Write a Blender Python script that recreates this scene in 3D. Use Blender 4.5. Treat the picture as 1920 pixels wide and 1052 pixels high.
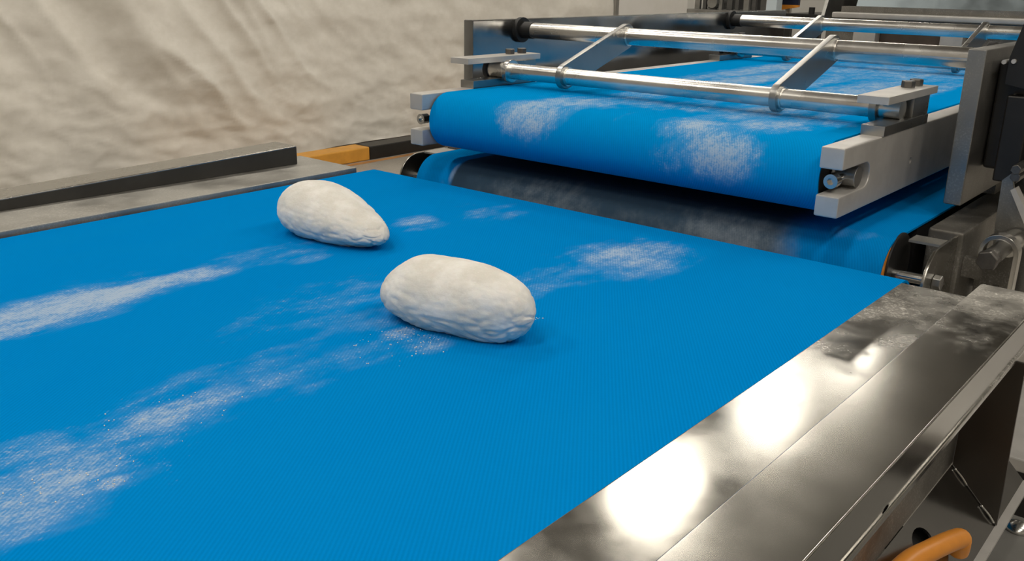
import bpy, bmesh, math, random
from mathutils import Vector, Matrix, noise

# ------------------------------------------------------------------ reset
for o in list(bpy.data.objects):
    bpy.data.objects.remove(o, do_unlink=True)
scene = bpy.context.scene
C = scene.collection
PI = math.pi
random.seed(7)

# ------------------------------------------------------------------ camera
YAW, PITCH, ROLL, FPX = 0.69390874, 0.31773811, 0.01847761, 1726.108
CAM = Vector((0.658, -0.947, 1.18))
_cy, _sy, _cp, _sp = math.cos(YAW), math.sin(YAW), math.cos(PITCH), math.sin(PITCH)
_f = Vector((-_sy * _cp, _cy * _cp, -_sp))
_r = Vector((_cy, _sy, 0.0))
_u = _r.cross(_f)
_c, _s = math.cos(ROLL), math.sin(ROLL)
_r2 = _c * _r + _s * _u
_u2 = -_s * _r + _c * _u
cam_data = bpy.data.cameras.new('camera')
cam = bpy.data.objects.new('camera', cam_data)
C.objects.link(cam)
cam_data.sensor_width = 36.0
cam_data.lens = FPX / 1920.0 * 36.0
cam_data.clip_start = 0.02
cam_data.clip_end = 60
cam_data.dof.use_dof = False
m = Matrix((_r2, _u2, -_f)).transposed().to_4x4()
m.translation = CAM
cam.matrix_world = m
scene.camera = cam


def P(px, py, **k):
    """photo pixel -> point on the plane x=, y= or z= (metres)"""
    d = (px - 960) * _r2 - (py - 526) * _u2 + FPX * _f
    (a, v), = k.items()
    i = 'xyz'.index(a)
    return CAM + d * ((v - CAM[i]) / d[i])


# ------------------------------------------------------------------ world, exposure
w = bpy.data.worlds.new('world')
scene.world = w
w.use_nodes = True
w.node_tree.nodes['Background'].inputs[0].default_value = (0.75, 0.78, 0.8, 1)
w.node_tree.nodes['Background'].inputs[1].default_value = 0.15
scene.view_settings.view_transform = 'Standard'
scene.view_settings.look = 'None'
scene.view_settings.exposure = 0.0
scene.view_settings.gamma = 1.0
scene.view_settings.use_curve_mapping = False
LAMP_POWER = 23.0
LAMP_COLOR = (1.0, 0.93, 0.82)
LAMP_ROWS = [(-2.3, (-2.0, 0.1, 2.2, 4.3, 6.2, 8.1)), (2.3, (-3.3, -1.4, 0.5, 2.4, 4.3, 6.2)), (0.3, (-3.4, -2.0))]  # short row above the camera and near right lamps added as unseen fill

# ------------------------------------------------------------------ materials
MATS = {}


def new_mat(name):
    mt = bpy.data.materials.new(name)
    mt.use_nodes = True
    nt = mt.node_tree
    bsdf = nt.nodes['Principled BSDF']
    MATS[name] = mt
    return mt, nt, bsdf


def nd(nt, t, **k):
    n = nt.nodes.new(t)
    for a, b in k.items():
        setattr(n, a, b)
    return n


def mth(nt, op, a, b=None, c=None, clamp=False):
    n = nt.nodes.new('ShaderNodeMath')
    n.operation = op
    n.use_clamp = clamp
    for i, v in enumerate((a, b, c)):
        if v is None:
            continue
        if isinstance(v, (int, float)):
            n.inputs[i].default_value = v
        else:
            nt.links.new(v, n.inputs[i])
    return n.outputs[0]


def ramp(nt, v, lo, hi, a=0.0, b=1.0):
    n = nt.nodes.new('ShaderNodeMapRange')
    n.interpolation_type = 'SMOOTHSTEP'
    nt.links.new(v, n.inputs[0])
    n.inputs[1].default_value, n.inputs[2].default_value = lo, hi
    n.inputs[3].default_value, n.inputs[4].default_value = a, b
    return n.outputs[0]


def noise_tex(nt, scale, detail=4, rough=0.55, vec=None, stretch=None):
    if vec is None:
        vec = nd(nt, 'ShaderNodeTexCoord').outputs['Object']
    if stretch:
        mp = nd(nt, 'ShaderNodeMapping')
        mp.inputs['Scale'].default_value = stretch
        nt.links.new(vec, mp.inputs['Vector'])
        vec = mp.outputs[0]
    n = nd(nt, 'ShaderNodeTexNoise')
    n.inputs['Scale'].default_value = scale
    n.inputs['Detail'].default_value = detail
    n.inputs['Roughness'].default_value = rough
    nt.links.new(vec, n.inputs['Vector'])
    return n.outputs['Fac']


def mixc(nt, fac, a, b):
    n = nd(nt, 'ShaderNodeMix', data_type='RGBA')
    if isinstance(fac, (int, float)):
        n.inputs[0].default_value = fac
    else:
        nt.links.new(fac, n.inputs[0])
    for i, v in ((6, a), (7, b)):
        if isinstance(v, tuple):
            n.inputs[i].default_value = (*v, 1)
        else:
            nt.links.new(v, n.inputs[i])
    return n.outputs[2]


def bump(nt, bsdf, h, strength, dist):
    b = nd(nt, 'ShaderNodeBump')
    b.inputs['Strength'].default_value = strength
    b.inputs['Distance'].default_value = dist
    nt.links.new(h, b.inputs['Height'])
    nt.links.new(b.outputs[0], bsdf.inputs['Normal'])


def plain(name, col, rough=0.5, metal=0.0, var=0.0, scale=20):
    mt, nt, b = new_mat(name)
    b.inputs['Base Color'].default_value = (*col, 1)
    b.inputs['Roughness'].default_value = rough
    b.inputs['Metallic'].default_value = metal
    if var:
        n = noise_tex(nt, scale)
        dark = tuple(c * (1 - var) for c in col)
        nt.links.new(mixc(nt, ramp(nt, n, .35, .65), dark, col), b.inputs['Base Color'])
    return mt


def steel(name, col=(.44, .425, .39), r0=.14, r1=.26, dust=0.0, dust_from=None, stretch=(1, 1, 1), scr=.1):
    """brushed, hand-worn stainless steel; dust = flour and grime speckle on it"""
    mt, nt, b = new_mat(name)
    b.inputs['Metallic'].default_value = 1
    n1 = noise_tex(nt, 9, 5, .6)
    n2 = noise_tex(nt, 60, 4, .6, stretch=stretch)
    rr = mth(nt, 'ADD', ramp(nt, n1, .3, .7, r0, r1), mth(nt, 'MULTIPLY', n2, scr))
    colr = mixc(nt, ramp(nt, n1, .35, .7), tuple(c * .86 for c in col), col)
    if dust:
        sp = noise_tex(nt, 420, 3, .7)
        cl = noise_tex(nt, 26, 4, .6)
        fac = mth(nt, 'MULTIPLY', ramp(nt, sp, .5, .62), ramp(nt, cl, .34, .6))
        base = ramp(nt, cl, .3, .7, .25, .7)
        if dust_from is not None:
            # dust only towards the far end of the rail
            co = nd(nt, 'ShaderNodeTexCoord').outputs['Object']
            sx = nd(nt, 'ShaderNodeSeparateXYZ')
            nt.links.new(co, sx.inputs[0])
            wob = mth(nt, 'ADD', sx.outputs[1], mth(nt, 'MULTIPLY', mth(nt, 'SUBTRACT', cl, .5), .25))
            g = ramp(nt, wob, dust_from[0], dust_from[1])
            fac = mth(nt, 'MULTIPLY', fac, g)
            base = mth(nt, 'MULTIPLY', base, g)
        fac = mth(nt, 'MULTIPLY', fac, dust, clamp=True)
        base = mth(nt, 'MULTIPLY', base, dust, clamp=True)
        colr = mixc(nt, base, colr, (.36, .345, .315))
        colr = mixc(nt, fac, colr, (.62, .6, .55))
        allf = mth(nt, 'MAXIMUM', fac, base)
        nt.links.new(mth(nt, 'SUBTRACT', 1.0, mth(nt, 'MULTIPLY', allf, .85)), b.inputs['Metallic'])
        rr = mth(nt, 'ADD', rr, mth(nt, 'MULTIPLY', allf, .35))
        if dust_from is None:
            bump(nt, b, sp, .12, .0004)
    nt.links.new(colr, b.inputs['Base Color'])
    nt.links.new(rr, b.inputs['Roughness'])
    return mt


def belt_mat(name, col, blobs, weave=125, cover=.55, band=None, grain=1.0):
    """blue belt fabric with a fine diagonal weave and patches of flour.
    blobs: (x, y, z, half-size x, y, z, strength) in the belt object's own space"""
    mt, nt, b = new_mat(name)
    co = nd(nt, 'ShaderNodeTexCoord').outputs['Object']
    acc = None
    for (x, y, z, hx, hy, hz, s) in blobs:
        sb = nd(nt, 'ShaderNodeVectorMath', operation='SUBTRACT')
        nt.links.new(co, sb.inputs[0])
        sb.inputs[1].default_value = (x, y, z)
        ml = nd(nt, 'ShaderNodeVectorMath', operation='MULTIPLY')
        nt.links.new(sb.outputs[0], ml.inputs[0])
        ml.inputs[1].default_value = (1 / hx, 1 / hy, 1 / hz)
        ln = nd(nt, 'ShaderNodeVectorMath', operation='LENGTH')
        nt.links.new(ml.outputs[0], ln.inputs[0])
        v = ramp(nt, ln.outputs['Value'], .25, 1.25, s, 0)
        acc = v if acc is None else mth(nt, 'MAXIMUM', acc, v)
    sx = nd(nt, 'ShaderNodeSeparateXYZ')
    nt.links.new(co, sx.inputs[0])
    a = math.radians(weave)
    # coordinate across the weave ridges
    cr = mth(nt, 'ADD', mth(nt, 'MULTIPLY', sx.outputs[0], math.sin(a)),
             mth(nt, 'MULTIPLY', sx.outputs[1], -math.cos(a)))
    al = mth(nt, 'ADD', mth(nt, 'MULTIPLY', sx.outputs[0], math.cos(a)),
             mth(nt, 'MULTIPLY', sx.outputs[1], math.sin(a)))
    wv = mth(nt, 'SINE', mth(nt, 'MULTIPLY', cr, 2 * PI / .0026))
    wv2 = mth(nt, 'SINE', mth(nt, 'MULTIPLY', al, 2 * PI / .0042))
    weav = mth(nt, 'ADD', wv, mth(nt, 'MULTIPLY', wv2, .12))
    fine = noise_tex(nt, 520, 3, .75, vec=co, stretch=(1, .55, 1))
    mid = noise_tex(nt, 150, 4, .7, vec=co, stretch=(1, .5, 1))
    clot = noise_tex(nt, 48, 4, .6, vec=co, stretch=(1, .45, 1))
    big = noise_tex(nt, 14, 4, .6, vec=co, stretch=(1, .35, 1))
    tot = mth(nt, 'ADD', mth(nt, 'MULTIPLY', fine, .34), mth(nt, 'MULTIPLY', mid, .30))
    tot = mth(nt, 'ADD', tot, mth(nt, 'MULTIPLY', clot, .24))
    tot = mth(nt, 'ADD', tot, mth(nt, 'MULTIPLY', big, .12))
    tot = mth(nt, 'ADD', tot, mth(nt, 'MULTIPLY', weav, .02))
    if grain != 1:
        tot = mth(nt, 'ADD', .5, mth(nt, 'MULTIPLY', mth(nt, 'SUBTRACT', tot, .5), grain))
    if acc is not None:
        fl = mth(nt, 'ADD', tot, mth(nt, 'MULTIPLY', mth(nt, 'SUBTRACT', acc, .5), .24))
        fac = mth(nt, 'MULTIPLY', ramp(nt, fl, .50, .69), mth(nt, 'MULTIPLY', ramp(nt, acc, .03, .35), cover))
        veil = mth(nt, 'MULTIPLY', ramp(nt, mth(nt, 'ADD', acc, mth(nt, 'MULTIPLY', mth(nt, 'SUBTRACT', clot, .5), 1.2)), .25, 1.0), .16)
        fac = mth(nt, 'ADD', mth(nt, 'MULTIPLY', fac, .84), veil, clamp=True)
    else:
        fac = mth(nt, 'MULTIPLY', ramp(nt, tot, .6, .75), .1)
    lo = tuple(c * .92 for c in col)
    hi = tuple(min(1, c * 1.04) for c in col)
    base = mixc(nt, ramp(nt, weav, -1.2, 1.2), lo, hi)
    base = mixc(nt, ramp(nt, big, .3, .7, 0, .14), base, (.004, .25, .58))
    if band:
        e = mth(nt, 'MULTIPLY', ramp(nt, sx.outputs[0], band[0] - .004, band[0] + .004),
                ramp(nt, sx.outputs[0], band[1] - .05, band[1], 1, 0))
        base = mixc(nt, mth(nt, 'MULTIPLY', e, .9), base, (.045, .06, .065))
    colr = mixc(nt, fac, base, (.58, .63, .66))
    nt.links.new(colr, b.inputs['Base Color'])
    nt.links.new(ramp(nt, fac, 0, .6, .5, .85), b.inputs['Roughness'])
    b.inputs['Specular IOR Level'].default_value = .0
    h = mth(nt, 'ADD', mth(nt, 'MULTIPLY', weav, .5), mth(nt, 'MULTIPLY', fac, 1.0))
    bump(nt, b, h, .16, .0005)
    return mt


STEEL = steel('brushed_steel')
STEEL_Y = steel('worn_plate_steel', (.34, .33, .302), .05, .15, dust=.95, dust_from=(.38, .60), scr=.09)
STEEL_CH = steel('channel_steel', (.58, .563, .517), .13, .18, dust=1.0, dust_from=(.48, .60), scr=.02)
STEEL_L = steel('dull_plate_steel', (.42, .41, .38), .3, .5, dust=.4)
STEEL_R = steel('worn_post_steel', (.30, .295, .28), .26, .42, dust=.2)
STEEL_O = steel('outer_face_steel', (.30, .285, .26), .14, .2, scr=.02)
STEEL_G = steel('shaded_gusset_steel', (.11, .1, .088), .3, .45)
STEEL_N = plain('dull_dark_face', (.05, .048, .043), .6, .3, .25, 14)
STEEL_D = steel('dark_dirty_steel', (.22, .21, .19), .3, .5, dust=.3)
STEEL_W = steel('smooth_wall_steel', (.36, .36, .355), .09, .2, scr=.05)
ROD = steel('polished_rod', (.80, .78, .74), .2, .3, scr=.03)
ALU = plain('anodised_aluminium', (.62, .60, .57), .42, .55, .10, 30)
ALU_D = steel('grey_clamp_steel', (.42, .415, .40), .22, .34, scr=.04)
BLACK = plain('black_rubber', (.010, .010, .010), .55)
BLACK_P = plain('black_paint', (.014, .013, .012), .4, 0, .3, 40)
CHROME = steel('bright_bolt_steel', (.75, .74, .71), .12, .25, scr=.05)
DARKBOLT = plain('dark_bolt_steel', (.18, .17, .16), .38, .9, .2, 90)
ORANGE = plain('orange_plastic', (.80, .30, .035), .42, 0, .08, 50)
ORANGE_D = plain('orange_paint', (.75, .36, .05), .5, 0, .12, 12)
BLUE = (.0004, .212, .585)

# ------------------------------------------------------------------ object helpers


def obj(name, bm, mat, parent=None, smooth=False, kind=None, label=None):
    bmesh.ops.recalc_face_normals(bm, faces=bm.faces)
    me = bpy.data.meshes.new(name)
    if parent is not None:
        off = parent.matrix_world_translation if hasattr(parent, 'matrix_world_translation') else base_of(parent)
        bmesh.ops.translate(bm, verts=bm.verts, vec=-off)
    bm.to_mesh(me)
    bm.free()
    if smooth:
        me.polygons.foreach_set('use_smooth', [True] * len(me.polygons))
        if smooth != 'all':
            me.set_sharp_from_angle(angle=math.radians(38))
    if mat is not None:
        me.materials.append(mat)
    o = bpy.data.objects.new(name, me)
    C.objects.link(o)
    if smooth is True:
        wn = o.modifiers.new('weighted_normals', 'WEIGHTED_NORMAL')
        wn.keep_sharp = True
        wn.weight = 80
    if parent is not None:
        o.parent = parent
    if kind:
        o['kind'] = kind
    if label:
        o['label'] = label
    return o


def base_of(o):
    v = Vector(o.location)
    while o.parent is not None:
        o = o.parent
        v += o.location
    return v


def thing(name, label, cat, loc=(0, 0, 0), group=None):
    o = bpy.data.objects.new(name, None)
    C.objects.link(o)
    o.location = loc
    o.empty_display_size = .05
    o['label'] = label
    o['category'] = cat
    if group:
        o['group'] = group
    return o


def tag(o, label, cat, group=None):
    o['label'] = label
    o['category'] = cat
    if group:
        o['group'] = group
    return o


def struct(name, bm, mat, smooth=False):
    o = obj(name, bm, mat, smooth=smooth)
    o['kind'] = 'structure'
    return o


def add_box(bm, x0, x1, y0, y1, z0, z1, bev=0, seg=2):
    t = bmesh.new()
    bmesh.ops.create_cube(t, size=1)
    for v in t.verts:
        v.co = Vector(((x0 + x1) / 2 + v.co.x * (x1 - x0), (y0 + y1) / 2 + v.co.y * (y1 - y0),
                       (z0 + z1) / 2 + v.co.z * (z1 - z0)))
    if bev:
        bmesh.ops.bevel(t, geom=list(t.edges), offset=bev, segments=seg, affect='EDGES', profile=.5)
    merge(bm, t)
    return bm


def merge(bm, t):
    me = bpy.data.meshes.new('tmp')
    t.to_mesh(me)
    t.free()
    bm.from_mesh(me)
    bpy.data.meshes.remove(me)


def box(*a, **k):
    return add_box(bmesh.new(), *a, **k)


def ax3(axis, a, b, c):
    """2D (a,b) in the plane across axis, c along it"""
    return {'x': Vector((c, a, b)), 'y': Vector((a, c, b)), 'z': Vector((a, b, c))}[axis]


def add_prism(bm, pts, axis, lo, hi, holes=(), bev=0, seg=2):
    """closed outline (optionally with holes) extruded along an axis"""
    t = bmesh.new()
    if not holes:
        vs = [t.verts.new(ax3(axis, a, b, lo)) for a, b in pts]
        t.faces.new(vs)
    else:
        for loop in [pts] + list(holes):
            vs = [t.verts.new(ax3(axis, a, b, lo)) for a, b in loop]
            for i in range(len(vs)):
                t.edges.new((vs[i], vs[(i + 1) % len(vs)]))
        bmesh.ops.triangle_fill(t, use_beauty=True, use_dissolve=False, edges=list(t.edges))
    r = bmesh.ops.extrude_face_region(t, geom=list(t.faces))
    d = ax3(axis, 0, 0, hi - lo)
    bmesh.ops.translate(t, verts=[e for e in r['geom'] if isinstance(e, bmesh.types.BMVert)], vec=d)
    bmesh.ops.recalc_face_normals(t, faces=t.faces)
    if bev:
        es = [e for e in t.edges if len(e.link_faces) == 2 and e.calc_face_angle(0) > .6]
        bmesh.ops.bevel(t, geom=es, offset=bev, segments=seg, affect='EDGES', profile=.5)
    merge(bm, t)
    return bm


def prism(*a, **k):
    return add_prism(bmesh.new(), *a, **k)


def circ(cx, cy, r, n=24, a0=0, a1=2 * PI, end=False):
    k = n + 1 if end else n
    return [(cx + r * math.cos(a0 + (a1 - a0) * i / n), cy + r * math.sin(a0 + (a1 - a0) * i / n)) for i in range(k)]


def cyl(axis, a, b, lo, hi, r, n=24, bev=0):
    return prism(circ(a, b, r, n), axis, lo, hi, bev=bev)


def add_cyl(bm, axis, a, b, lo, hi, r, n=24, bev=0):
    return add_prism(bm, circ(a, b, r, n), axis, lo, hi, bev=bev)


def stadium(p, q, rp, rq, n=14):
    """convex outline round two circles"""
    d = Vector((q[0] - p[0], q[1] - p[1]))
    L = d.length
    th = math.atan2(d.y, d.x)
    k = math.acos(max(-1, min(1, (rp - rq) / L)))
    out = circ(q[0], q[1], rq, n, th - k, th + k, True)
    out += circ(p[0], p[1], rp, n, th + k, th + 2 * PI - k, True)
    return out


def tube(pts, r, n=14, sub=8, caps=True):
    """smooth tube through control points (Catmull-Rom)"""
    pts = [Vector(p) for p in pts]
    path = []
    for i in range(len(pts) - 1):
        p0, p1, p2, p3 = pts[max(i - 1, 0)], pts[i], pts[i + 1], pts[min(i + 2, len(pts) - 1)]
        for j in range(sub):
            t = j / sub
            path.append(.5 * (2 * p1 + (p2 - p0) * t + (2 * p0 - 5 * p1 + 4 * p2 - p3) * t * t + (3 * p1 - p0 - 3 * p2 + p3) * t ** 3))
    path.append(pts[-1])
    bm = bmesh.new()
    up = Vector((0.31, 0.2, 1)).normalized()
    rings = []
    for i, p in enumerate(path):
        tg = (path[min(i + 1, len(path) - 1)] - path[max(i - 1, 0)]).normalized()
        a = tg.cross(up).normalized()
        b_ = a.cross(tg).normalized()
        up = b_
        rings.append([bm.verts.new(p + r * (math.cos(2 * PI * k / n) * a + math.sin(2 * PI * k / n) * b_)) for k in range(n)])
    for i in range(len(rings) - 1):
        for k in range(n):
            bm.faces.new((rings[i][k], rings[i][(k + 1) % n], rings[i + 1][(k + 1) % n], rings[i + 1][k]))
    if caps:
        bm.faces.new(rings[0])
        bm.faces.new(rings[-1])
    return bm


def hexbolt(axis, a, b, lo, hi, r, mat, parent, name='hex_bolt'):
    bm = prism(circ(a, b, r, 6, .3, .3 + 2 * PI), axis, lo, hi, bev=r * .12)
    return obj(name, bm, mat, parent)


def belt_loop(x0, x1, ya, yb, z, ra, rb=None, th=.0025, n=28):
    """flat belt round two rollers whose axles are at ya and yb; z = top surface"""
    rb = rb or ra
    prof = []
    for i in range(n + 1):
        t = -PI / 2 - PI * i / n
        prof.append((ya + ra * math.cos(t), z - ra + ra * math.sin(t)))
    ys = [ya + (yb - ya) * i / 24 for i in range(1, 24)]
    prof += [(y, z) for y in ys]
    for i in range(n + 1):
        t = PI / 2 - PI * i / n
        prof.append((yb + rb * math.cos(t), z - rb + rb * math.sin(t)))
    prof += [(y, z - 2 * ra + (z - 2 * rb - z + 2 * ra) * (y - ya) / (yb - ya)) for y in reversed(ys)]
    bm = bmesh.new()
    m_ = len(prof)
    # inner offset
    inner = []
    for i in range(m_):
        p0, p1 = Vector(prof[i - 1]), Vector(prof[(i + 1) % m_])
        d = (p1 - p0).normalized()
        nrm = Vector((d.y, -d.x))
        inner.append(tuple(Vector(prof[i]) + nrm * th))
    rows = []
    for x, pr in ((x0, prof), (x1, prof), (x1, inner), (x0, inner)):
        rows.append([bm.verts.new((x, y, zz)) for y, zz in pr])
    for k in range(4):
        A, B = rows[k], rows[(k + 1) % 4]
        for i in range(m_):
            bm.faces.new((A[i], A[(i + 1) % m_], B[(i + 1) % m_], B[i]))
    return bm


# ------------------------------------------------------------------ the room
WALL = plain('painted_wall', (.70, .69, .66), .8, 0, .05, 3)
mt_, nt_, b_ = new_mat('concrete_floor')
n1 = noise_tex(nt_, 1.6, 6, .6)
n2 = noise_tex(nt_, 90, 4, .6)
nt_.links.new(mixc(nt_, ramp(nt_, n1, .35, .65), (.30, .275, .24), (.37, .345, .305)), b_.inputs['Base Color'])
nt_.links.new(ramp(nt_, n2, .3, .7, .35, .5), b_.inputs['Roughness'])
bump(nt_, b_, n2, .1, .001)
FLOOR = mt_
CEIL = plain('ceiling_panels', (.24, .234, .22), .85, 0, .06, 2)
DARKWALL = plain('dark_cladding', (.42, .405, .38), .8, 0, .1, 3)
X0, X1, Y0, Y1, ZC = -4.46, 4.6, -4.2, 10.4, 4.2
struct('floor', box(X0, X1, Y0, Y1, -.1, 0), FLOOR)
struct('ceiling', box(X0, X1, Y0, Y1, ZC, ZC + .1), CEIL)
struct('wall_left', box(X0 - .1, X0, Y0, Y1, 0, ZC), WALL)
struct('wall_right', box(X1, X1 + .1, Y0, Y1, 0, ZC), DARKWALL)
struct('wall_far', box(X0, X1, Y1, Y1 + .1, 0, ZC), WALL)
struct('wall_near', box(X0, X1, Y0 - .1, Y0, 0, ZC), DARKWALL)

# ceiling lamps: left row mirrored in the steel, other rows partly added as fill
mt_, nt_, b_ = new_mat('lamp_diffuser')
b_.inputs['Base Color'].default_value = (.9, .9, .88, 1)
b_.inputs['Emission Color'].default_value = (*LAMP_COLOR, 1)
b_.inputs['Emission Strength'].default_value = 4
mt_.cycles.emission_sampling = 'NONE'
DIFF = mt_
HOUSING = plain('lamp_housing', (.75, .75, .73), .4, 0, .04, 5)
for rx, ys in LAMP_ROWS:
    for ry in ys:
        t = thing('ceiling_and_fill_lamp', 'long white ceiling lamp panel above the conveyors, in rows partly added as fill light', 'lamp', (rx, ry, ZC - .07), 'ceiling lamps above the conveyors')
        hb = box(rx - .25, rx + .25, ry - .42, ry + .42, ZC - .05, ZC, bev=.008)
        obj('housing', hb, HOUSING, t)
        obj('diffuser', box(rx - .22, rx + .22, ry - .38, ry + .38, ZC - .058, ZC - .05), DIFF, t)
        ld = bpy.data.lights.new('lamp_light', 'AREA')
        ld.shape = 'RECTANGLE'
        ld.size, ld.size_y = .42, .74
        ld.energy = LAMP_POWER * (1.12 if rx < -1 else 1.0)
        ld.color = LAMP_COLOR
        lo = bpy.data.objects.new('lamp_light', ld)
        C.objects.link(lo)
        lo.parent = t
        lo.location = (0, 0, .005)

# ------------------------------------------------------------------ front conveyor
fc_loc = Vector((0, -.75, 0))
fc = thing('belt_conveyor', 'front conveyor, its wide blue belt carrying two dough pieces between steel rails', 'conveyor', fc_loc)
Bz = .9 - 0


def bl(px, py, hx, hy, s, z=.9, off=fc_loc):
    p = P(px, py, z=z)
    return (p.x - off.x, p.y - off.y, z - off.z, hx * 1.5, hy * 1.2, .03, s)


blobs = [bl(30, 615, .02, .06, .95), bl(130, 595, .02, .06, .7), bl(60, 583, .026, .085, 1.05), bl(190, 560, .026, .08, 1.1), bl(330, 524, .021, .07, .95), bl(410, 510, .018, .05, .75),
         bl(120, 570, .04, .16, .6), bl(330, 775, .022, .05, .78), bl(385, 745, .016, .04, .72), bl(260, 800, .016, .04, .6),
         bl(60, 925, .036, .055, .82), bl(120, 890, .034, .05, .66), bl(205, 905, .008, .015, .8), bl(30, 970, .03, .04, .66), bl(60, 860, .03, .04, .6),
         bl(775, 415, .022, .04, .68), bl(800, 425, .02, .035, .5), bl(1180, 482, .052, .066, .88), bl(1190, 505, .03, .05, .7), bl(1150, 470, .035, .05, .72),
         bl(1230, 470, .03, .05, .72), bl(1180, 480, .06, .09, .5), bl(575, 485, .012, .03, .66), bl(500, 480, .03, .09, .5), bl(450, 475, .01, .05, .5),
         bl(748, 626, .012, .022, .74), bl(800, 645, .02, .03, .52), bl(690, 600, .03, .06, .47), bl(600, 690, .03, .1, .45),
         bl(1040, 520, .03, .1, .5), bl(640, 560, .05, .14, .4), bl(450, 700, .03, .12, .48), bl(200, 850, .05, .08, .45), bl(930, 400, .05, .06, .42)]
BELT1 = belt_mat('front_belt_fabric', BLUE, blobs)
obj('belt', belt_loop(-.388, .4, -1.55, -.026, .9, .026), BELT1, fc, smooth=True)
obj('end_roller', cyl('x', -.026, .874, -.386, .398, .0232, 24), DARKBOLT, fc, smooth=True)
obj('drive_roller', cyl('x', -1.55, .874, -.386, .398, .0232, 24), DARKBOLT, fc, smooth=True)
obj('belt_bed', box(-.388, .398, -1.5, -.06, .872, .8968), STEEL_D, fc)

# flat side plates beside the belt, with a rolled inner lip
obj('side_plate', prism([(.405, .898), (.405, .906), (.536, .906), (.536, .903), (.408, .903), (.408, .898)], 'y', -1.6, -.053, bev=.0011), STEEL_Y, fc, smooth=True)
obj('side_plate', prism([(-.395, .8965), (-.395, .906), (-.53, .906), (-.53, .902), (-.399, .902), (-.399, .8965)], 'y', -1.6, -.05, bev=.0019), STEEL_L, fc, smooth=True)


def u_channel(xa, xb, zt, zi, zo, y0, y1, holes=None, t=.002):
    """folded cover channel open below: xa inner side, xb outer side"""
    s = 1 if xb > xa else -1
    pts = [(xa, zi), (xa, zt), (xb, zt), (xb, zo), (xb - s * t, zo), (xb - s * t, zt - t), (xa + s * t, zt - t), (xa + s * t, zi)]
    return prism(pts, 'y', y0, y1)


def bevel_long(bm, off, ang=.6, seg=3):
    es = [e for e in bm.edges if len(e.link_faces) == 2 and e.calc_face_angle(0) > ang and abs((e.verts[0].co - e.verts[1].co).normalized().y) > .9]
    bmesh.ops.bevel(bm, geom=es, offset=off, segments=seg, affect='EDGES', profile=.5)
    return bm


# right channel (top + inner side + end), outer side is a plate with a drain hole
bm = u_channel(.4835, .534, .9335, .9065, .93, -1.6, -.099)
ch = obj('cover_channel', bevel_long(bm, .0009), STEEL_CH, fc, smooth=True)
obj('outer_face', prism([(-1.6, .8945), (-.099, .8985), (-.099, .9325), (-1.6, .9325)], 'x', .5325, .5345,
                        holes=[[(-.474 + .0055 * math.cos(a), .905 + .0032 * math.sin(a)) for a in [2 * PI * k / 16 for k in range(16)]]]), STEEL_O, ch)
obj('end_cap', prism([(.4835, .9065), (.4835, .932), (.485, .9335), (.533, .9335), (.5345, .932), (.5345, .899), (.53, .899), (.53, .9065)], 'y', -.0992, -.097), STEEL_CH, ch)
# left channel: its upright side rises towards the far end
bm = u_channel(-.4765, -.5285, .934, .9065, .9065, -1.6, -.098, t=.002)
bmesh.ops.bisect_plane(bm, geom=list(bm.verts) + list(bm.edges) + list(bm.faces), plane_co=(0, -.6, 0), plane_no=(0, 1, 0))
for v in bm.verts:
    if v.co.z > .925:
        k = max(v.co.y, -.6)
        v.co.z += (k + .098) * .031
    k = max(v.co.y, -.6)
    v.co.x += (k + .098) * .028
chl = obj('cover_channel', bevel_long(bm, .0016), STEEL, fc, smooth=True)
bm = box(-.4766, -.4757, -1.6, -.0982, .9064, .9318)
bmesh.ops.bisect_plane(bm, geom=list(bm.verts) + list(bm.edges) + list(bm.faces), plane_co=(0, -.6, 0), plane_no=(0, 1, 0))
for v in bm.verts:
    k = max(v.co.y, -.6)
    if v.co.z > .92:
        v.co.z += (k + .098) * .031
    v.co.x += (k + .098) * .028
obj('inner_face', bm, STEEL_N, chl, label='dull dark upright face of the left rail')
obj('end_cap', box(-.528, -.4772, -.0982, -.0965, .9065, .9325), STEEL_D, chl)

# frame under the right rail
SHADE = STEEL_D
obj('side_web', box(.497, .5, -1.6, -.06, .79, .9028), STEEL_D, fc)
obj('side_web', box(-.495, -.492, -1.6, -.06, .79, .9028), STEEL_D, fc)
# sloped side panel with an oval cable hole: built flat then tilted
L_ = math.hypot(.042, .043)
hole = [(-.275 + .016 * math.cos(a), .0195 + .0115 * math.sin(a)) for a in [2 * PI * k / 20 for k in range(20)]]
bm = prism([(-1.6, 0), (-.06, 0), (-.06, L_), (-1.6, L_)], 'z', 0, .002, holes=[hole])
for v in bm.verts:
    y, s_, h_ = v.co.x, v.co.y, v.co.z
    v.co = Vector((.5 + s_ * .042 / L_ - h_ * .043 / L_, y, .788 - s_ * .043 / L_ - h_ * .042 / L_))
pan = obj('sloped_panel', bm, STEEL_W, fc)
obj('panel_lip', box(.541, .5485, -1.6, -.06, .7425, .7455), ALU, pan)
bm = box(-.34, -.10, .0, L_, .010, .012)
for v in bm.verts:
    y, s_, h_ = v.co.x, v.co.y, v.co.z
    v.co = Vector((.5 + s_ * .042 / L_ - h_ * .043 / L_, y, .788 - s_ * .043 / L_ - h_ * .042 / L_))
obj('hole_dark_sheet', bm, BLACK, pan, label='black sheet added to darken the cable hole')  # black sheet added behind the hole in place of the darkness inside
obj('gusset', prism([(.5005, .789), (.5425, .7458), (.5395, .8935), (.5005, .8935)], 'y', -.160, -.157), STEEL_G, fc)
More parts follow.
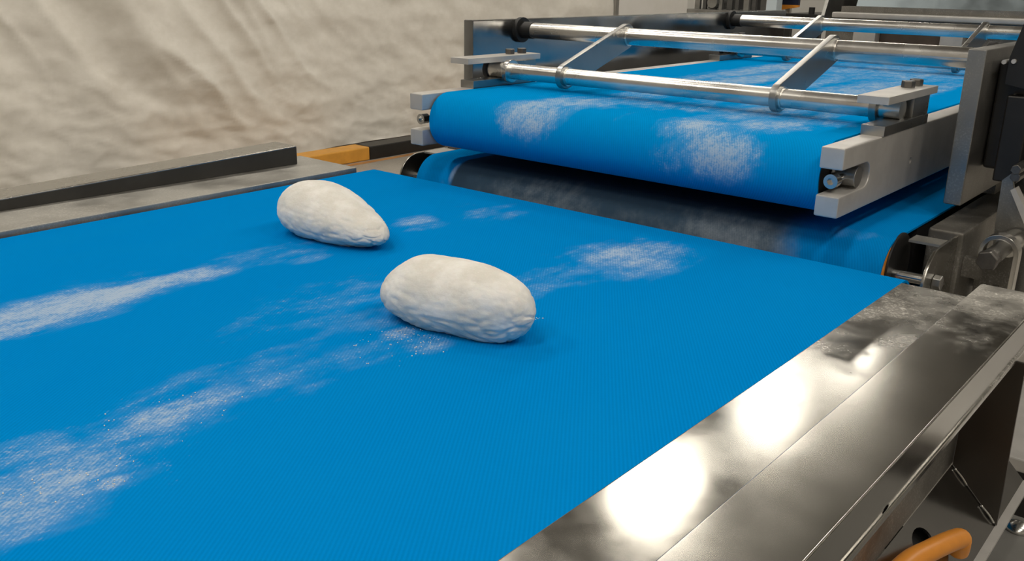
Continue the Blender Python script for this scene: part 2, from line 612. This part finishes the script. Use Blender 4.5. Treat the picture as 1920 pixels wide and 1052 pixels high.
for (a, b2) in ((.06, .34), (.66, .95)):
    p0 = Vector((.5005, -.1612, .789))
    p1 = Vector((.5425, -.1612, .7462))
    obj('weld_bead', tube([p0.lerp(p1, a), p0.lerp(p1, (a + b2) / 2) + Vector((.0006, 0, .0004)), p0.lerp(p1, b2)], .0011, 8, 4), CHROME, fc, smooth='all')
tr = obj('lower_tray', box(.50, .80, -1.2, -.045, .697, .70), plain('grey_tray', (.20, .195, .18), .5, .3, .2, 12), fc)
dome = bmesh.new()
bmesh.ops.create_uvsphere(dome, u_segments=20, v_segments=10, radius=.012)
for v in dome.verts:
    v.co.z = max(v.co.z, 0) * .7
dp = P(1908, 992, z=.70)
bmesh.ops.translate(dome, verts=dome.verts, vec=(dp.x, dp.y, .70))
obj('dome_bolt', dome, CHROME, tr, smooth='all')
for sx in (-.45, .45):
    for sy in (-1.45, -.3):
        lg = obj('leg', box(sx - .02, sx + .02, sy - .02, sy + .02, .012, .80, bev=.003), STEEL, fc)
        obj('foot', cyl('z', sx, sy, 0, .014, .03, 16), BLACK, lg)
obj('cross_beam', box(-.49, .497, -1.47, -1.43, .78, .82), STEEL, fc)
obj('cross_beam', box(-.49, .497, -.32, -.28, .78, .82), STEEL, fc)

# ------------------------------------------------------------------ lower conveyor (behind the gap, under the upper one)
lc_loc = Vector((0, .85, 0))
lc = thing('belt_conveyor', 'low blue belt conveyor in the shade under the upper conveyor', 'conveyor', lc_loc)


def b3(x, y, z, hx, hy, hz, s, off):
    return (x - off.x, y - off.y, z - off.z, hx * 1.35, hy * 1.15, hz * 1.35, s)


blobs2 = [b3(-.12, .05, .88, .12, .05, .045, .62, lc_loc), b3(.17, .05, .88, .1, .05, .045, .7, lc_loc), b3(.03, .06, .87, .3, .05, .03, .45, lc_loc),
          b3(-.292, .055, .895, .006, .02, .02, .9, lc_loc), b3(.3, .075, .912, .06, .02, .01, .45, lc_loc)]
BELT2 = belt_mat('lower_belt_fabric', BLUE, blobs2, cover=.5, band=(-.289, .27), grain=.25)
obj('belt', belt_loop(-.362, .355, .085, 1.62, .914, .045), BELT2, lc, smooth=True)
nr = obj('nose_roller', cyl('x', .085, .869, -.360, .353, .0422, 28), BLACK, lc, smooth=True)
obj('core', prism(circ(.085, .869, .0395, 28), 'x', .3531, .3545), ORANGE, nr)
obj('core_cap', prism(circ(.0955, .8785, .0385, 28), 'x', .3546, .357), BLACK, nr)
obj('tail_roller', cyl('x', 1.62, .869, -.360, .353, .0422, 28), BLACK, lc, smooth=True)
for s, xs, x_in in ((1, .366, .355), (-1, -.412, -.362)):
    xo = xs if s > 0 else xs + .046
    tb = obj('frame_tube', box(xs, xs + .04, .155, 1.7, .80, .9145, bev=.004), STEEL_D, lc, smooth=True)
    # nose bracket: plate with a rounded front edge, carrying the roller shaft
    xp = .3965 if s > 0 else -.4045
    arc = circ(.085, .868, .042, 12, PI * .5, PI * 1.22, True)
    bm = prism([(.19, .91)] + arc + [(.09, .80), (.19, .80)], 'x', xp, xp + .0035, bev=.0007)
    br = obj('nose_bracket', bm, STEEL, lc, smooth=True)
    if s > 0:
        obj('top_flange', box(.363, .3965, .098, .125, .9078, .9105), STEEL_L, br)
    else:
        obj('top_flange', box(-.402, -.366, .098, .145, .9078, .9105), STEEL_L, br)
    lo_, hi_ = (.355, .3965) if s > 0 else (-.401, -.362)
    sh = obj('shaft', cyl('x', .08, .8735, lo_, hi_, .0058, 16), CHROME, lc, smooth=True)
    hexbolt('x', .08, .8735, hi_ + .0035 if s > 0 else lo_ - .0115, hi_ + .0125 if s > 0 else lo_ - .003, .0085, ALU_D, sh)
for sx in (-.39, .386):
    for sy in (.45, 1.55):
        lg = obj('leg', box(sx - .018, sx + .018, sy - .018, sy + .018, .012, .802, bev=.003), STEEL, lc)
        obj('foot', cyl('z', sx, sy, 0, .014, .03, 16), BLACK, lg)
obj('cross_beam', box(-.37, .366, .5, .54, .70, .74), STEEL_D, lc)
obj('slider_bed', box(-.36, .353, .16, 1.55, .84, .9105), BLACK, lc)

# U-shaped strap with bolt on the outer side of the frame
us_y = .165
strap = bmesh.new()


def xz(px, py, y):
    p = P(px, py, y=y)
    return (p.x, p.z)


pA, pB = xz(1873, 470, us_y), xz(1873, 470, us_y)
cx_, cz_ = xz(1871, 475, us_y)
ro, ri = .021, .0155
outl = [(cx_ + ro, cz_ - .08)] + circ(cx_, cz_, ro, 16, 0, PI, True) + [(cx_ - ro, cz_ - .015), (cx_ - ri, cz_ - .015)] + \
    list(reversed(circ(cx_, cz_, ri, 16, 0, PI, True))) + [(cx_ + ri, cz_ - .08)]
st = thing('strap_bracket', 'bent steel strap with a hex bolt beside the dirty frame tube at the right edge', 'bracket', (cx_, us_y, cz_ - .08))
obj('strap', prism(outl, 'y', us_y, us_y + .016, bev=.0008), CHROME, st, smooth=True)
bt = obj('bolt', cyl('y', cx_ - .002, cz_ - .001, us_y - .03, us_y + .03, .0098, 18), ALU_D, st, smooth=True)
hexbolt('y', cx_ - .002, cz_ - .001, us_y - .04, us_y - .028, .012, DARKBOLT, bt)
obj('spacer', cyl('y', cx_ + .002, cz_ + .002, us_y + .03, us_y + .07, .013, 20), CHROME, st, smooth=True)
obj('arm', box(cx_ - .03, cx_ + .012, us_y + .05, us_y + .062, cz_ - .12, cz_ - .012), STEEL_D, st)
obj('mount', box(.4062, cx_ - ri, us_y + .002, us_y + .014, cz_ - .035, cz_ - .012), STEEL_D, st)
obj('stud', box(cx_ - .012, cx_ - .002, us_y - .03, us_y + .05, cz_ - .062, cz_ - .05, bev=.001), STEEL, st)

# ------------------------------------------------------------------ upper conveyor
uc_loc = Vector((0, .85, 0))
uc = thing('belt_conveyor', 'upper blue belt conveyor with floury nose roller, pale forked beams and polished cross rods', 'conveyor', uc_loc)
o3 = uc_loc
blobs3 = [b3(-.125, .03, 1.005, .055, .06, .035, .95, o3), b3(-.10, .10, 1.02, .06, .08, .03, .85, o3), b3(-.05, .16, 1.02, .09, .06, .03, .6, o3),
          b3(.165, .015, .99, .05, .05, .034, 1.0, o3), b3(.12, .05, 1.012, .05, .05, .03, .85, o3), b3(.185, .10, 1.02, .05, .08, .03, .8, o3), b3(.12, .012, .985, .05, .04, .035, .5, o3),
          b3(.07, .17, 1.02, .07, .05, .03, .6, o3), b3(.20, .17, 1.02, .06, .06, .03, .65, o3),
          b3(-.08, .5, 1.02, .05, .45, .03, .85, o3), b3(.02, .55, 1.02, .04, .5, .03, .7, o3), b3(.12, .45, 1.02, .06, .5, .03, .85, o3), b3(.2, .5, 1.02, .03, .5, .03, .75, o3),
          b3(-.15, .8, 1.02, .05, .5, .03, .8, o3), b3(.05, .95, 1.02, .2, .3, .03, .7, o3)]
BELT3 = belt_mat('upper_belt_fabric', (.0004, .265, .66), blobs3)
obj('belt', belt_loop(-.302, .286, .051, 1.48, 1.018, .040), BELT3, uc, smooth=True)
obj('nose_roller', cyl('x', .051, .978, -.300, .284, .0372, 28), BLACK, uc, smooth=True)
obj('tail_roller', cyl('x', 1.48, .978, -.300, .284, .0372, 28), BLACK, uc, smooth=True)
obj('slider_bed', box(-.3, .284, .12, 1.42, .945, 1.0148), STEEL_D, uc)


def beam_outline():
    # side view (y, z): forked nose with a round-bottomed slot
    z0, z1 = .943, 1.018
    s0, s1, yd = .9665, .9945, .084
    o = [(0.0, z0), (1.55, z0), (1.55, z1), (0.0, z1), (0.0, s1)]
    rr = (s1 - s0) / 2
    o += circ(yd - rr, (s0 + s1) / 2, rr, 12, PI / 2, -PI / 2, True)
    o += [(0.0, s0)]
    return o


for xa, xb in ((.289, .315), (-.331, -.305)):
    h = [circ(.223, .976, .0042, 14)]
    bm = prism(beam_outline(), 'x', xa, xb, holes=h)
    es = []
    for e in bm.edges:
        if len(e.link_faces) == 2 and e.calc_face_angle(0) > .6:
            c_ = (e.verts[0].co + e.verts[1].co) / 2
            if abs(c_.y - .223) > .02:
                es.append(e)
    bmesh.ops.bevel(bm, geom=es, offset=.0022, segments=2, affect='EDGES', profile=.5)
    bmn = obj('side_beam', bm, ALU, uc, smooth=True)
    s = 1 if xa > 0 else -1
    xm = (xa + xb) / 2
    ax_ = obj('axle', cyl('x', .058, .9795, xa - .004, xb - .003 if s > 0 else xb + .004, .0118, 22, bev=.0012), ALU_D, bmn, smooth=True)
    sc = obj('tension_screw', cyl('y', xm - .003, .9795, .018, .05, .0042, 14), CHROME, bmn, smooth=True)
    ring = prism(circ(xm - .003, .9795, .0078, 20), 'y', .012, .024, holes=[circ(xm - .003, .9795, .0042, 6)])
    obj('screw_head', ring, CHROME, sc, smooth=True)


# side walls: folded stainless sheet, thick front edge
for s, xa, xb in ((1, .36, .3805), (-1, -.43, -.409)):
    bm = box(xa, xb, .222, 1.44, .93, 1.112, bev=.0018)
    wl = obj('side_wall', bm, STEEL_W if s < 0 else STEEL_R, uc, smooth=True)
    obj('standoff', box(xa + .003, xb - .003, .4, .46, .9147, .931), STEEL_D, wl)
    obj('standoff', box(xa + .003, xb - .003, 1.2, 1.26, .9147, .931), STEEL_D, wl)
for y in (.55, 1.3):
    obj('tie_bar', box(-.41, .361, y, y + .03, .945 - .018, .945), STEEL_D, uc)


def rod_unit(dy):
    fy, fz, uy, uz = .185 + dy, 1.0405, .345 + dy, 1.0935
    obj('cross_rod', cyl('x', fy, fz, -.334, .309, .0122, 28), ROD, uc, smooth=True)
    up = obj('cross_rod', cyl('x', uy, uz, -.4095, .3605, .0132, 28), ROD, uc, smooth=True)
    obj('bush_or_rod_reflection', cyl('x', uy, uz, -.4095, -.401, .0215, 24, bev=.001), BLACK, up, smooth=True)
    obj('bush_or_rod_reflection', cyl('x', uy, uz, -.402, -.378, .0142, 24), BLACK, up, smooth=True)  # added black sleeve standing in for a dark reflection on the rod
    obj('bush_or_rod_reflection', cyl('x', uy, uz, .352, .3605, .0215, 24, bev=.001), BLACK, up, smooth=True)
    for x in (-.188, .153):
        lk = obj('link_arm', prism(stadium((fy, fz), (uy, uz), .0185, .0195), 'x', x - .0048, x + .0048, bev=.0008), ALU_D, uc, smooth=True)
        # collars welded on the link ends
        obj('collar', cyl('x', fy, fz, x + .0046, x + .0082, .0142, 24), ROD, lk, smooth=True)
        obj('collar', cyl('x', uy, uz, x + .0046, x + .0082, .0152, 24), ROD, lk, smooth=True)
    for s in (1, -1):
        def mx(a, b):
            return (a, b) if s > 0 else (-.016 - b, -.016 - a)
        a, b = mx(.289, .316)
        cb = obj('clamp_base', box(a, b, .110 + dy, .264 + dy, 1.0178, 1.0295, bev=.0008), ALU_D, uc, smooth=True)
        a, b = mx(.291, .3145)
        obj('clamp_block', box(a, b, .206 + dy, .264 + dy, 1.0295, 1.0535, bev=.0006), ALU_D, cb, smooth=True)
        a, b = mx(.282, .3175)
        if s < 0:
            a -= .016
            b -= .014
        tp = obj('clamp_plate', box(a, b, .106 + dy, .282 + dy, 1.0533, 1.0622, bev=.0007), ALU if s > 0 else ALU, uc, smooth=True)
        for yy in (.228, .258):
            hb = hexbolt('z', (a + b) / 2 - .002, yy + dy, 1.0622, 1.0705, .0082, DARKBOLT, tp)
        a, b = mx(.274, .2835)
        obj('rod_collar', prism(circ(fy, fz, .0178, 26), 'x', a, b, bev=.0012), ALU_D if s > 0 else CHROME, uc, smooth=True)
        if s < 0:
            obj('rod_cap', cyl('x', fy, fz, -.342, -.333, .0152, 20, bev=.002), BLACK, uc, smooth=True)


rod_unit(0)
rod_unit(.785)

# black drive housing bolted on the outer side of the right wall
dh = thing('drive_housing', 'black drive housing on the outer side of the right steel wall', 'machine part', (.42, .4, .965))
obj('body', box(.3815, .50, .285, .62, .968, 1.098, bev=.004), BLACK_P, dh, smooth=True)
bm = bmesh.new()
a0, a1 = P(1893, 108, y=.26), P(1926, 30, y=.26)
b0, b1 = P(1935, 118, y=.26), P(1965, 40, y=.26)
add_prism(bm, [(a0.x, a0.z - .03), (a0.x, a0.z), (a1.x, a1.z), (b1.x, b1.z), (b0.x, b0.z), (b0.x, b0.z - .03)], 'y', .26, .285)
obj('lever', bm, BLACK_P, dh)
bm = bmesh.new()
q0, q1 = P(1868, 290, y=.262), P(1905, 345, y=.262)
add_box(bm, q0.x, q1.x, .262, .286, q1.z, q0.z + .07, bev=.002)
obj('bearing_block', bm, BLACK_P, dh)
for px, py in ((1893, 114), (1911, 113), (1903, 180), (1908, 241)):
    q = P(px, py, y=.283)
    obj('bolt', cyl('y', q.x, q.z, .256 if py < 120 else .279, .2855, .0026, 12), ALU, dh, smooth=True)

# grey angled bracket plate below the housing
bp_y = .24
pts = [xz(1879, 338, bp_y), xz(1897, 325, bp_y), xz(1901, 356, bp_y), xz(1935, 440, bp_y), xz(1930, 560, bp_y), xz(1850, 560, bp_y), xz(1866, 420, bp_y)]
bp = thing('bracket_plate', 'grey angled bracket plate below the black drive housing', 'bracket', (pts[5][0], bp_y, pts[5][1]))
obj('plate', prism(pts, 'y', bp_y, bp_y + .006), STEEL_R, bp)
obj('mount', box(.4062, pts[5][0] + .012, bp_y + .006, bp_y + .02, pts[5][1] + .01, pts[5][1] + .035), STEEL_D, bp)
pts = [xz(1899, 354, bp_y), xz(1908, 350, bp_y), xz(1950, 440, bp_y), xz(1936, 445, bp_y)]
obj('flange', prism(pts, 'y', bp_y - .012, bp_y + .006), ALU, bp)
q = P(1911, 315, y=bp_y)
hexbolt('y', q.x, q.z, bp_y - .016, bp_y + .04, .006, DARKBOLT, bp)
q = P(1907, 330, y=bp_y)
hexbolt('y', q.x, q.z, bp_y - .01, bp_y + .04, .006, DARKBOLT, bp)

# black cabinet with steel top, low down at the right edge
cb_ = thing('low_cabinet', 'low dark cabinet with a pale steel top, under the right edge of the machine', 'cabinet', (.62, .4, 0))
obj('body', box(.47, .80, .11, .75, .0, .672), BLACK_P, cb_)
obj('top', box(.465, .805, .105, .755, .672, .688, bev=.002), ALU, cb_)
obj('seam_strip', box(.468, .802, .108, .112, .655, .6585), ALU, cb_)

# ------------------------------------------------------------------ orange hose


def onpanel(px, py, lift):
    d = (px - 960) * _r2 - (py - 526) * _u2 + FPX * _f
    n_ = Vector((.043, 0, .042)).normalized()
    p0 = Vector((.5, 0, .788)) + n_ * lift
    return CAM + d * ((p0 - CAM).dot(n_) / d.dot(n_))


n_ = Vector((.043, 0, .042)).normalized()
e0 = onpanel(1796, 1010, .016)
hp = [onpanel(1640, 1110, .006) + Vector((0, -.03, -.01)), onpanel(1690, 1066, .012), onpanel(1745, 1032, .017), e0,
      e0 + Vector((.001, .006, -.006)), e0 + Vector((.0, .010, -.016))]
tag(obj('hose', tube(hp, .0078, 18, 10), ORANGE, smooth='all'), 'short bright orange hose bending over the sloped steel side panel', 'hose')

# ------------------------------------------------------------------ dough


def dough_mat(name, seed):
    mt, nt, b = new_mat(name)
    co = nd(nt, 'ShaderNodeTexCoord').outputs['Object']
    mp = nd(nt, 'ShaderNodeMapping')
    mp.inputs['Location'].default_value = (seed, seed * .7, 0)
    nt.links.new(co, mp.inputs[0])
    v = mp.outputs[0]
    a = noise_tex(nt, 38, 5, .6, vec=v)
    f_ = noise_tex(nt, 600, 3, .7, vec=v)
    c1 = mixc(nt, ramp(nt, a, .35, .68), (.68, .655, .60), (.80, .785, .75))
    c1 = mixc(nt, ramp(nt, f_, .52, .7, 0, .35), c1, (.84, .83, .80))
    nt.links.new(c1, b.inputs['Base Color'])
    b.inputs['Roughness'].default_value = .85
    b.inputs['Specular IOR Level'].default_value = .2
    b.inputs['Subsurface Weight'].default_value = .08
    b.inputs['Subsurface Scale'].default_value = .004
    wr = noise_tex(nt, 130, 5, .62, vec=v, stretch=(1, 1.3, 1.6))
    h = mth(nt, 'ADD', mth(nt, 'MULTIPLY', wr, 1.0), mth(nt, 'MULTIPLY', f_, .22))
    bump(nt, b, h, .25, .0018)
    return mt


def loaf(cx, cy, rot, a, b, c, e, ez, nn, seed, mat, creases, label):
    bm = bmesh.new()
    nu, nv = 90, 110
    rows = []
    cr, sr = math.cos(rot), math.sin(rot)
    for i in range(nu + 1):
        u = -math.cos(PI * i / nu)
        s_ = max(1 - abs(u) ** nn, 0) ** .5
        row = []
        for j in range(nv):
            v = 2 * PI * j / nv
            y = b * s_ * (1 + e * u) * math.cos(v)
            zz = math.sin(v)
            z = .42 * c * (1 + ez * u * .9) + (.58 if zz > 0 else .55) * c * s_ * (1 + ez * u) * zz
            x = a * u
            p = Vector((x, y, z))
            # hand-shaped unevenness and skin wrinkles
            q = p + Vector((seed * 3.1, seed * 1.7, seed))
            nrm = Vector((x / a / a * .3, y / b / b, (z - .42 * c) / c / c * 2)).normalized()
            d = .0024 * noise.noise(q * 26) + .0006 * noise.noise(q * 62)
            # wrinkles, mostly low on the side
            low = max(0, min(1, 1.15 - z / c * 1.1))
            wv = noise.noise(Vector((q.x * 60, q.y * 60, q.z * 120)))
            d -= .0016 * low * max(0, 1 - abs(wv) * 5)
            wv = noise.noise(Vector((q.x * 120, q.y * 120 + 5, q.z * 190)))
            d -= .0007 * (low * .8 + .2) * max(0, 1 - abs(wv) * 4)
            for (ux, vy, rx, ry, dep) in creases:
                k = math.hypot((x / a - ux) / rx, (v / PI - vy) / ry)
                d -= dep * max(0, 1 - abs(k - 1) * 5)
            p = p + nrm * d
            p.z = max(p.z, 0)
            row.append(bm.verts.new((cx + cr * p.x - sr * p.y, cy + sr * p.x + cr * p.y, .9 + p.z)))
        rows.append(row)
    for i in range(nu):
        for j in range(nv):
            bm.faces.new((rows[i][j], rows[i][(j + 1) % nv], rows[i + 1][(j + 1) % nv], rows[i + 1][j]))
    bmesh.ops.remove_doubles(bm, verts=bm.verts, dist=.00002)
    t0 = bmesh.new()
    t0.free()
    me_off = Vector((cx, cy, .9))
    bmesh.ops.translate(bm, verts=bm.verts, vec=-me_off)
    o = obj('dough_piece', bm, mat, smooth='all')
    o.location = me_off
    return tag(o, label, 'dough', 'dough pieces on the front belt')


loaf(.1595, -.4154, .0184, .0765, .0395, .0565, -.30, .055, 2.7, 1.0, dough_mat('floured_dough_near', 1.3), [],
     'nearer oval floured dough piece, lower in the picture, at the middle of the blue belt')
loaf(-.1276, -.3068, -.07, .0806, .0417, .0505, -.40, -.40, 2.75, 2.3, dough_mat('floured_dough_far', 4.1), [(.1, .42, .16, .09, .0007), (-.15, .4, .2, .1, .0004)],
     'farther egg-shaped floured dough piece tapering to the right, beside the left rail')

# loose flour crumbs by the nearer dough piece
mt_, nt_, b_ = new_mat('flour_crumb')
b_.inputs['Base Color'].default_value = (.78, .76, .72, 1)
b_.inputs['Roughness'].default_value = .9
bm = bmesh.new()
for (px, py, n_c, sp) in ((750, 628, 46, .02), (800, 645, 26, .022), (1003, 600, 10, .006), (700, 660, 12, .04), (720, 430, 8, .012), (205, 905, 20, .008), (330, 770, 40, .04), (80, 920, 50, .04)):
    p = P(px, py, z=.9)
    for _ in range(n_c):
        r = random.uniform(.0002, .0006)
        x, y = p.x + random.gauss(0, sp * .4), p.y + random.gauss(0, sp * .8)
        t = bmesh.new()
        bmesh.ops.create_icosphere(t, subdivisions=1, radius=r)
        bmesh.ops.translate(t, verts=t.verts, vec=(x, y, .9 + r * .6))
        merge(bm, t)
o = obj('flour_crumbs', bm, mt_, smooth='all', kind='stuff')
tag(o, 'loose white flour crumbs scattered on the front blue belt', 'flour')

# ------------------------------------------------------------------ backdrop cloth along the left wall
mt_, nt_, b_ = new_mat('backdrop_cotton')
wv = noise_tex(nt_, 900, 2, .6)
cr_ = noise_tex(nt_, 16, 5, .6, stretch=(1, 1, 1.6))
nt_.links.new(mixc(nt_, ramp(nt_, cr_, .3, .7), (.78, .75, .685), (.83, .80, .74)), b_.inputs['Base Color'])
b_.inputs['Roughness'].default_value = .92
b_.inputs['Specular IOR Level'].default_value = .15
bump(nt_, b_, cr_, .12, .004)
CLOTH = mt_
mt_, nt_, b_ = new_mat('plain_pale_sheet')
cr_ = noise_tex(nt_, 7, 4, .6)
nt_.links.new(mixc(nt_, ramp(nt_, cr_, .3, .7), (.80, .78, .74), (.83, .81, .78)), b_.inputs['Base Color'])
b_.inputs['Roughness'].default_value = .9
SHEET = mt_


def cloth(ya, yb, za, zb, ny, nz, amp, x0=-4.37):
    bm = bmesh.new()
    rows = []
    for i in range(ny + 1):
        y = ya + (yb - ya) * i / ny
        row = []
        for j in range(nz + 1):
            z = za + (zb - za) * j / nz
            # long swagged folds: arcs round a point where the cloth is pinned up
            dy, dz = y - 4.0, z - 2.0
            rho = math.hypot(dy, dz)
            th = math.atan2(dy, -dz)
            warp = .22 * noise.noise(Vector((y * 1.1, z * 1.3, 3.0)))
            fade = max(.08, min(1, (3.7 - y) / 1.5)) * max(.25, min(1, (z - .12) / .45))
            f1 = noise.noise(Vector(((rho + warp) * 2.6, th * .6, 1.0)))
            f2 = noise.noise(Vector(((rho + warp) * 4.6, th * 1.1, 7.0)))
            d = fade * (.095 * f1 + .030 * (1 - min(1, abs(f2) * 2.2)) ** 1.5)
            # small gathers low down and on the right
            d += .012 * noise.noise(Vector((y * 4.5 + z * 3, z * 7, 11)))
            d += .005 * (1 - min(1, abs(noise.noise(Vector((y * 6 + z * 7, z * 11, 21)))) * 4)) * max(0, min(1, (1.1 - z) / .8))
            d += .0022 * noise.noise(Vector((y * 15, z * 11, 5)))
            hem = .012 * math.sin(y * 2.3)
            row.append(bm.verts.new((x0 + amp * d, y, z + (hem if j == 0 else 0))))
        rows.append(row)
    for i in range(ny):
        for j in range(nz):
            bm.faces.new((rows[i][j], rows[i + 1][j], rows[i + 1][j + 1], rows[i][j + 1]))
    return bm


o = obj('backdrop_cloth', cloth(-1.2, 6.50, .035, 2.7, 420, 150, 1.4), CLOTH, smooth='all')
tag(o, 'large wrinkled beige cloth hanging along the wall on the left', 'cloth')
o = obj('backdrop_sheet', cloth(6.55, 7.86, .035, 2.7, 60, 80, .3), SHEET, smooth='all')
tag(o, 'plain pale sheet hanging beyond the vertical seam of the beige cloth', 'cloth')
o = obj('sheet_post', box(-4.40, -4.34, 6.50, 6.55, 0, 2.75, bev=.006), ALU_D)
tag(o, 'thin grey upright post between the beige cloth and the pale sheet', 'post')

# hazard kerb on the floor in front of the cloth
hk = thing('hazard_kerb', 'low floor kerb painted in yellow and black blocks below the hanging cloth', 'kerb', (-4.08, 2.5, 0))
yk = 3.14
blocks = [(yk - 1.4 - .7, yk - 1.4, BLACK_P), (yk - .74 * 1 - .66, yk, ORANGE_D), (yk, yk + .75, BLACK_P), (yk + .75, yk + 1.5, ORANGE_D), (yk + 1.5, yk + 2.25, BLACK_P)]
for a, b, mm in blocks:
    obj('kerb_block', box(-4.15, -4.0, a + .002, b - .002, 0, .09, bev=.008), mm, hk)
o = obj('floor_stripe', box(-3.98, -3.93, -1.5, 6.5, 0.0003, .0012), plain('worn_orange_tape', (.45, .22, .07), .7, 0, .3, 6))
tag(o, 'thin worn orange tape line on the floor along the kerb', 'tape')

# ------------------------------------------------------------------ behind: hopper at the far end of the upper conveyor
HOP = steel('belt_reflection_steel', (.24, .28, .30), .25, .4, scr=.06)  # blue of the reflected belt is put into this steel's colour
hp_ = thing('flour_hopper', 'grey steel hopper with a pale front lip behind the far cross rod', 'hopper', (.1, 1.95, 0))
obj('lip', box(-.43, .62, 1.80, 1.84, 1.086, 1.102, bev=.004), ALU, hp_, smooth=True)
obj('front_plate', prism([(1.90, 1.105), (1.905, 1.105), (2.125, 1.55), (2.12, 1.55)], 'x', -.40, .62), HOP, hp_)
obj('throat', box(-.42, .62, 1.845, 1.90, 1.06, 1.118), STEEL_D, hp_)
obj('side_plate', prism([(1.82, 1.06), (2.4, 1.06), (2.4, 1.55), (2.05, 1.55)], 'x', -.475, -.465), STEEL_R, hp_)
obj('side_plate', prism([(1.82, 1.06), (2.4, 1.06), (2.4, 1.55), (2.05, 1.55)], 'x', .62, .63), STEEL_W, hp_)
obj('back_plate', box(-.465, .62, 2.39, 2.40, 1.06, 1.55), STEEL_W, hp_)
obj('pillow_block', box(-.36, -.295, 1.80, 1.84, .99, 1.06, bev=.004), ALU, hp_, smooth=True)
obj('pillow_block', box(-.12, -.06, 1.80, 1.84, .99, 1.06, bev=.004), ALU, hp_, smooth=True)
obj('recess_plate', box(-.30, -.12, 1.845, 1.86, .98, 1.06), plain('recess_brown', (.13, .10, .08), .5, .4, .2, 20), hp_)  # brown plate put in for the dark of the recess between the blocks
obj('body', box(-.465, .62, 1.86, 2.38, .60, 1.06), STEEL_D, hp_)
for sx in (-.44, .6):
    for sy in (1.89, 2.35):
        obj('leg', box(sx - .02, sx + .02, sy - .02, sy + .02, 0, .6), STEEL, hp_)

# dark rack with upright bars far behind the left side wall
rk = thing('equipment_rack', 'dark grey equipment rack with upright bars far behind the left steel wall', 'rack', (-2.95, 6.1, 0))
GREYD = plain('rack_paint', (.10, .10, .098), .5, .3, .2, 12)
GREYL = plain('rack_bar_metal', (.30, .30, .29), .4, .7, .2, 12)
obj('shelf', box(-3.30, -2.62, 5.98, 6.4, .93, .965, bev=.005), GREYL, rk)
obj('back_panel', box(-3.28, -2.64, 6.3, 6.33, .965, 1.7), GREYD, rk)
for i in range(9):
    x = -3.25 + i * .072
    obj('upright_bar', box(x, x + (.03 if i % 2 else .045), 6.02, 6.05, .965, 1.7), GREYD if i % 3 else GREYL, rk)
obj('motor', cyl('y', -3.08, 1.02, 5.99, 6.2, .045, 20, bev=.005), GREYL, rk, smooth=True)
for sx in (-3.27, -2.65):
    for sy in (6.0, 6.37):
        obj('leg', box(sx - .02, sx + .02, sy - .02, sy + .02, 0, .93), GREYD, rk)

# pale pillar, wall sign and dark bench further back
PALE = plain('pale_blue_paint', (.62, .72, .80), .5, 0, .05, 4)
a0, a1 = P(1436, 10, y=5.0), P(1456, 10, y=5.0)
o = obj('pillar', box(a0.x, a1.x, 5.0, 5.09, 0, ZC, bev=.006), PALE)
tag(o, 'slim pale blue pillar beyond the far end of the left steel wall', 'pillar')
a0, a1 = P(1455, 18, y=6.6), P(1497, 10, y=6.6)
sg = thing('notice_board', 'navy board with an orange lower border beside the pale blue pillar', 'sign', ((a0.x + a1.x) / 2, 6.6, 0))
NAVY = plain('navy_print', (.008, .012, .04), .5)
zt = P(1475, 9, y=6.6).z
obj('board', box(a0.x, a1.x, 6.6, 6.63, zt, zt + .5), NAVY, sg)
obj('border', prism([(a0.x, zt - .05), (a1.x, zt - .015), (a1.x, zt), (a0.x, zt)], 'y', 6.6, 6.63), ORANGE, sg)
obj('stand', box((a0.x + a1.x) / 2 - .02, (a0.x + a1.x) / 2 + .02, 6.61, 6.65, 0, zt + .3), ALU_D, sg)
bn = thing('work_bench', 'dark work bench far behind the upper conveyor between pillar and hopper', 'bench', (-1.9, 5.6, 0))
b0, b1 = P(1470, 25, y=5.3), P(1560, 27, y=5.3)
obj('top', box(b0.x, b1.x + .2, 5.3, 5.9, b0.z - .03, b0.z), BLACK_P, bn)
for sx in (b0.x + .03, b1.x + .15):
    for sy in (5.33, 5.85):
        obj('leg', box(sx - .02, sx + .02, sy - .02, sy + .02, 0, b0.z - .03), BLACK_P, bn)
q = P(1522, 22, y=5.34)
obj('knob', cyl('z', q.x, 5.34, b0.z, b0.z + .045, .02, 16), BLACK, bn, smooth=True)
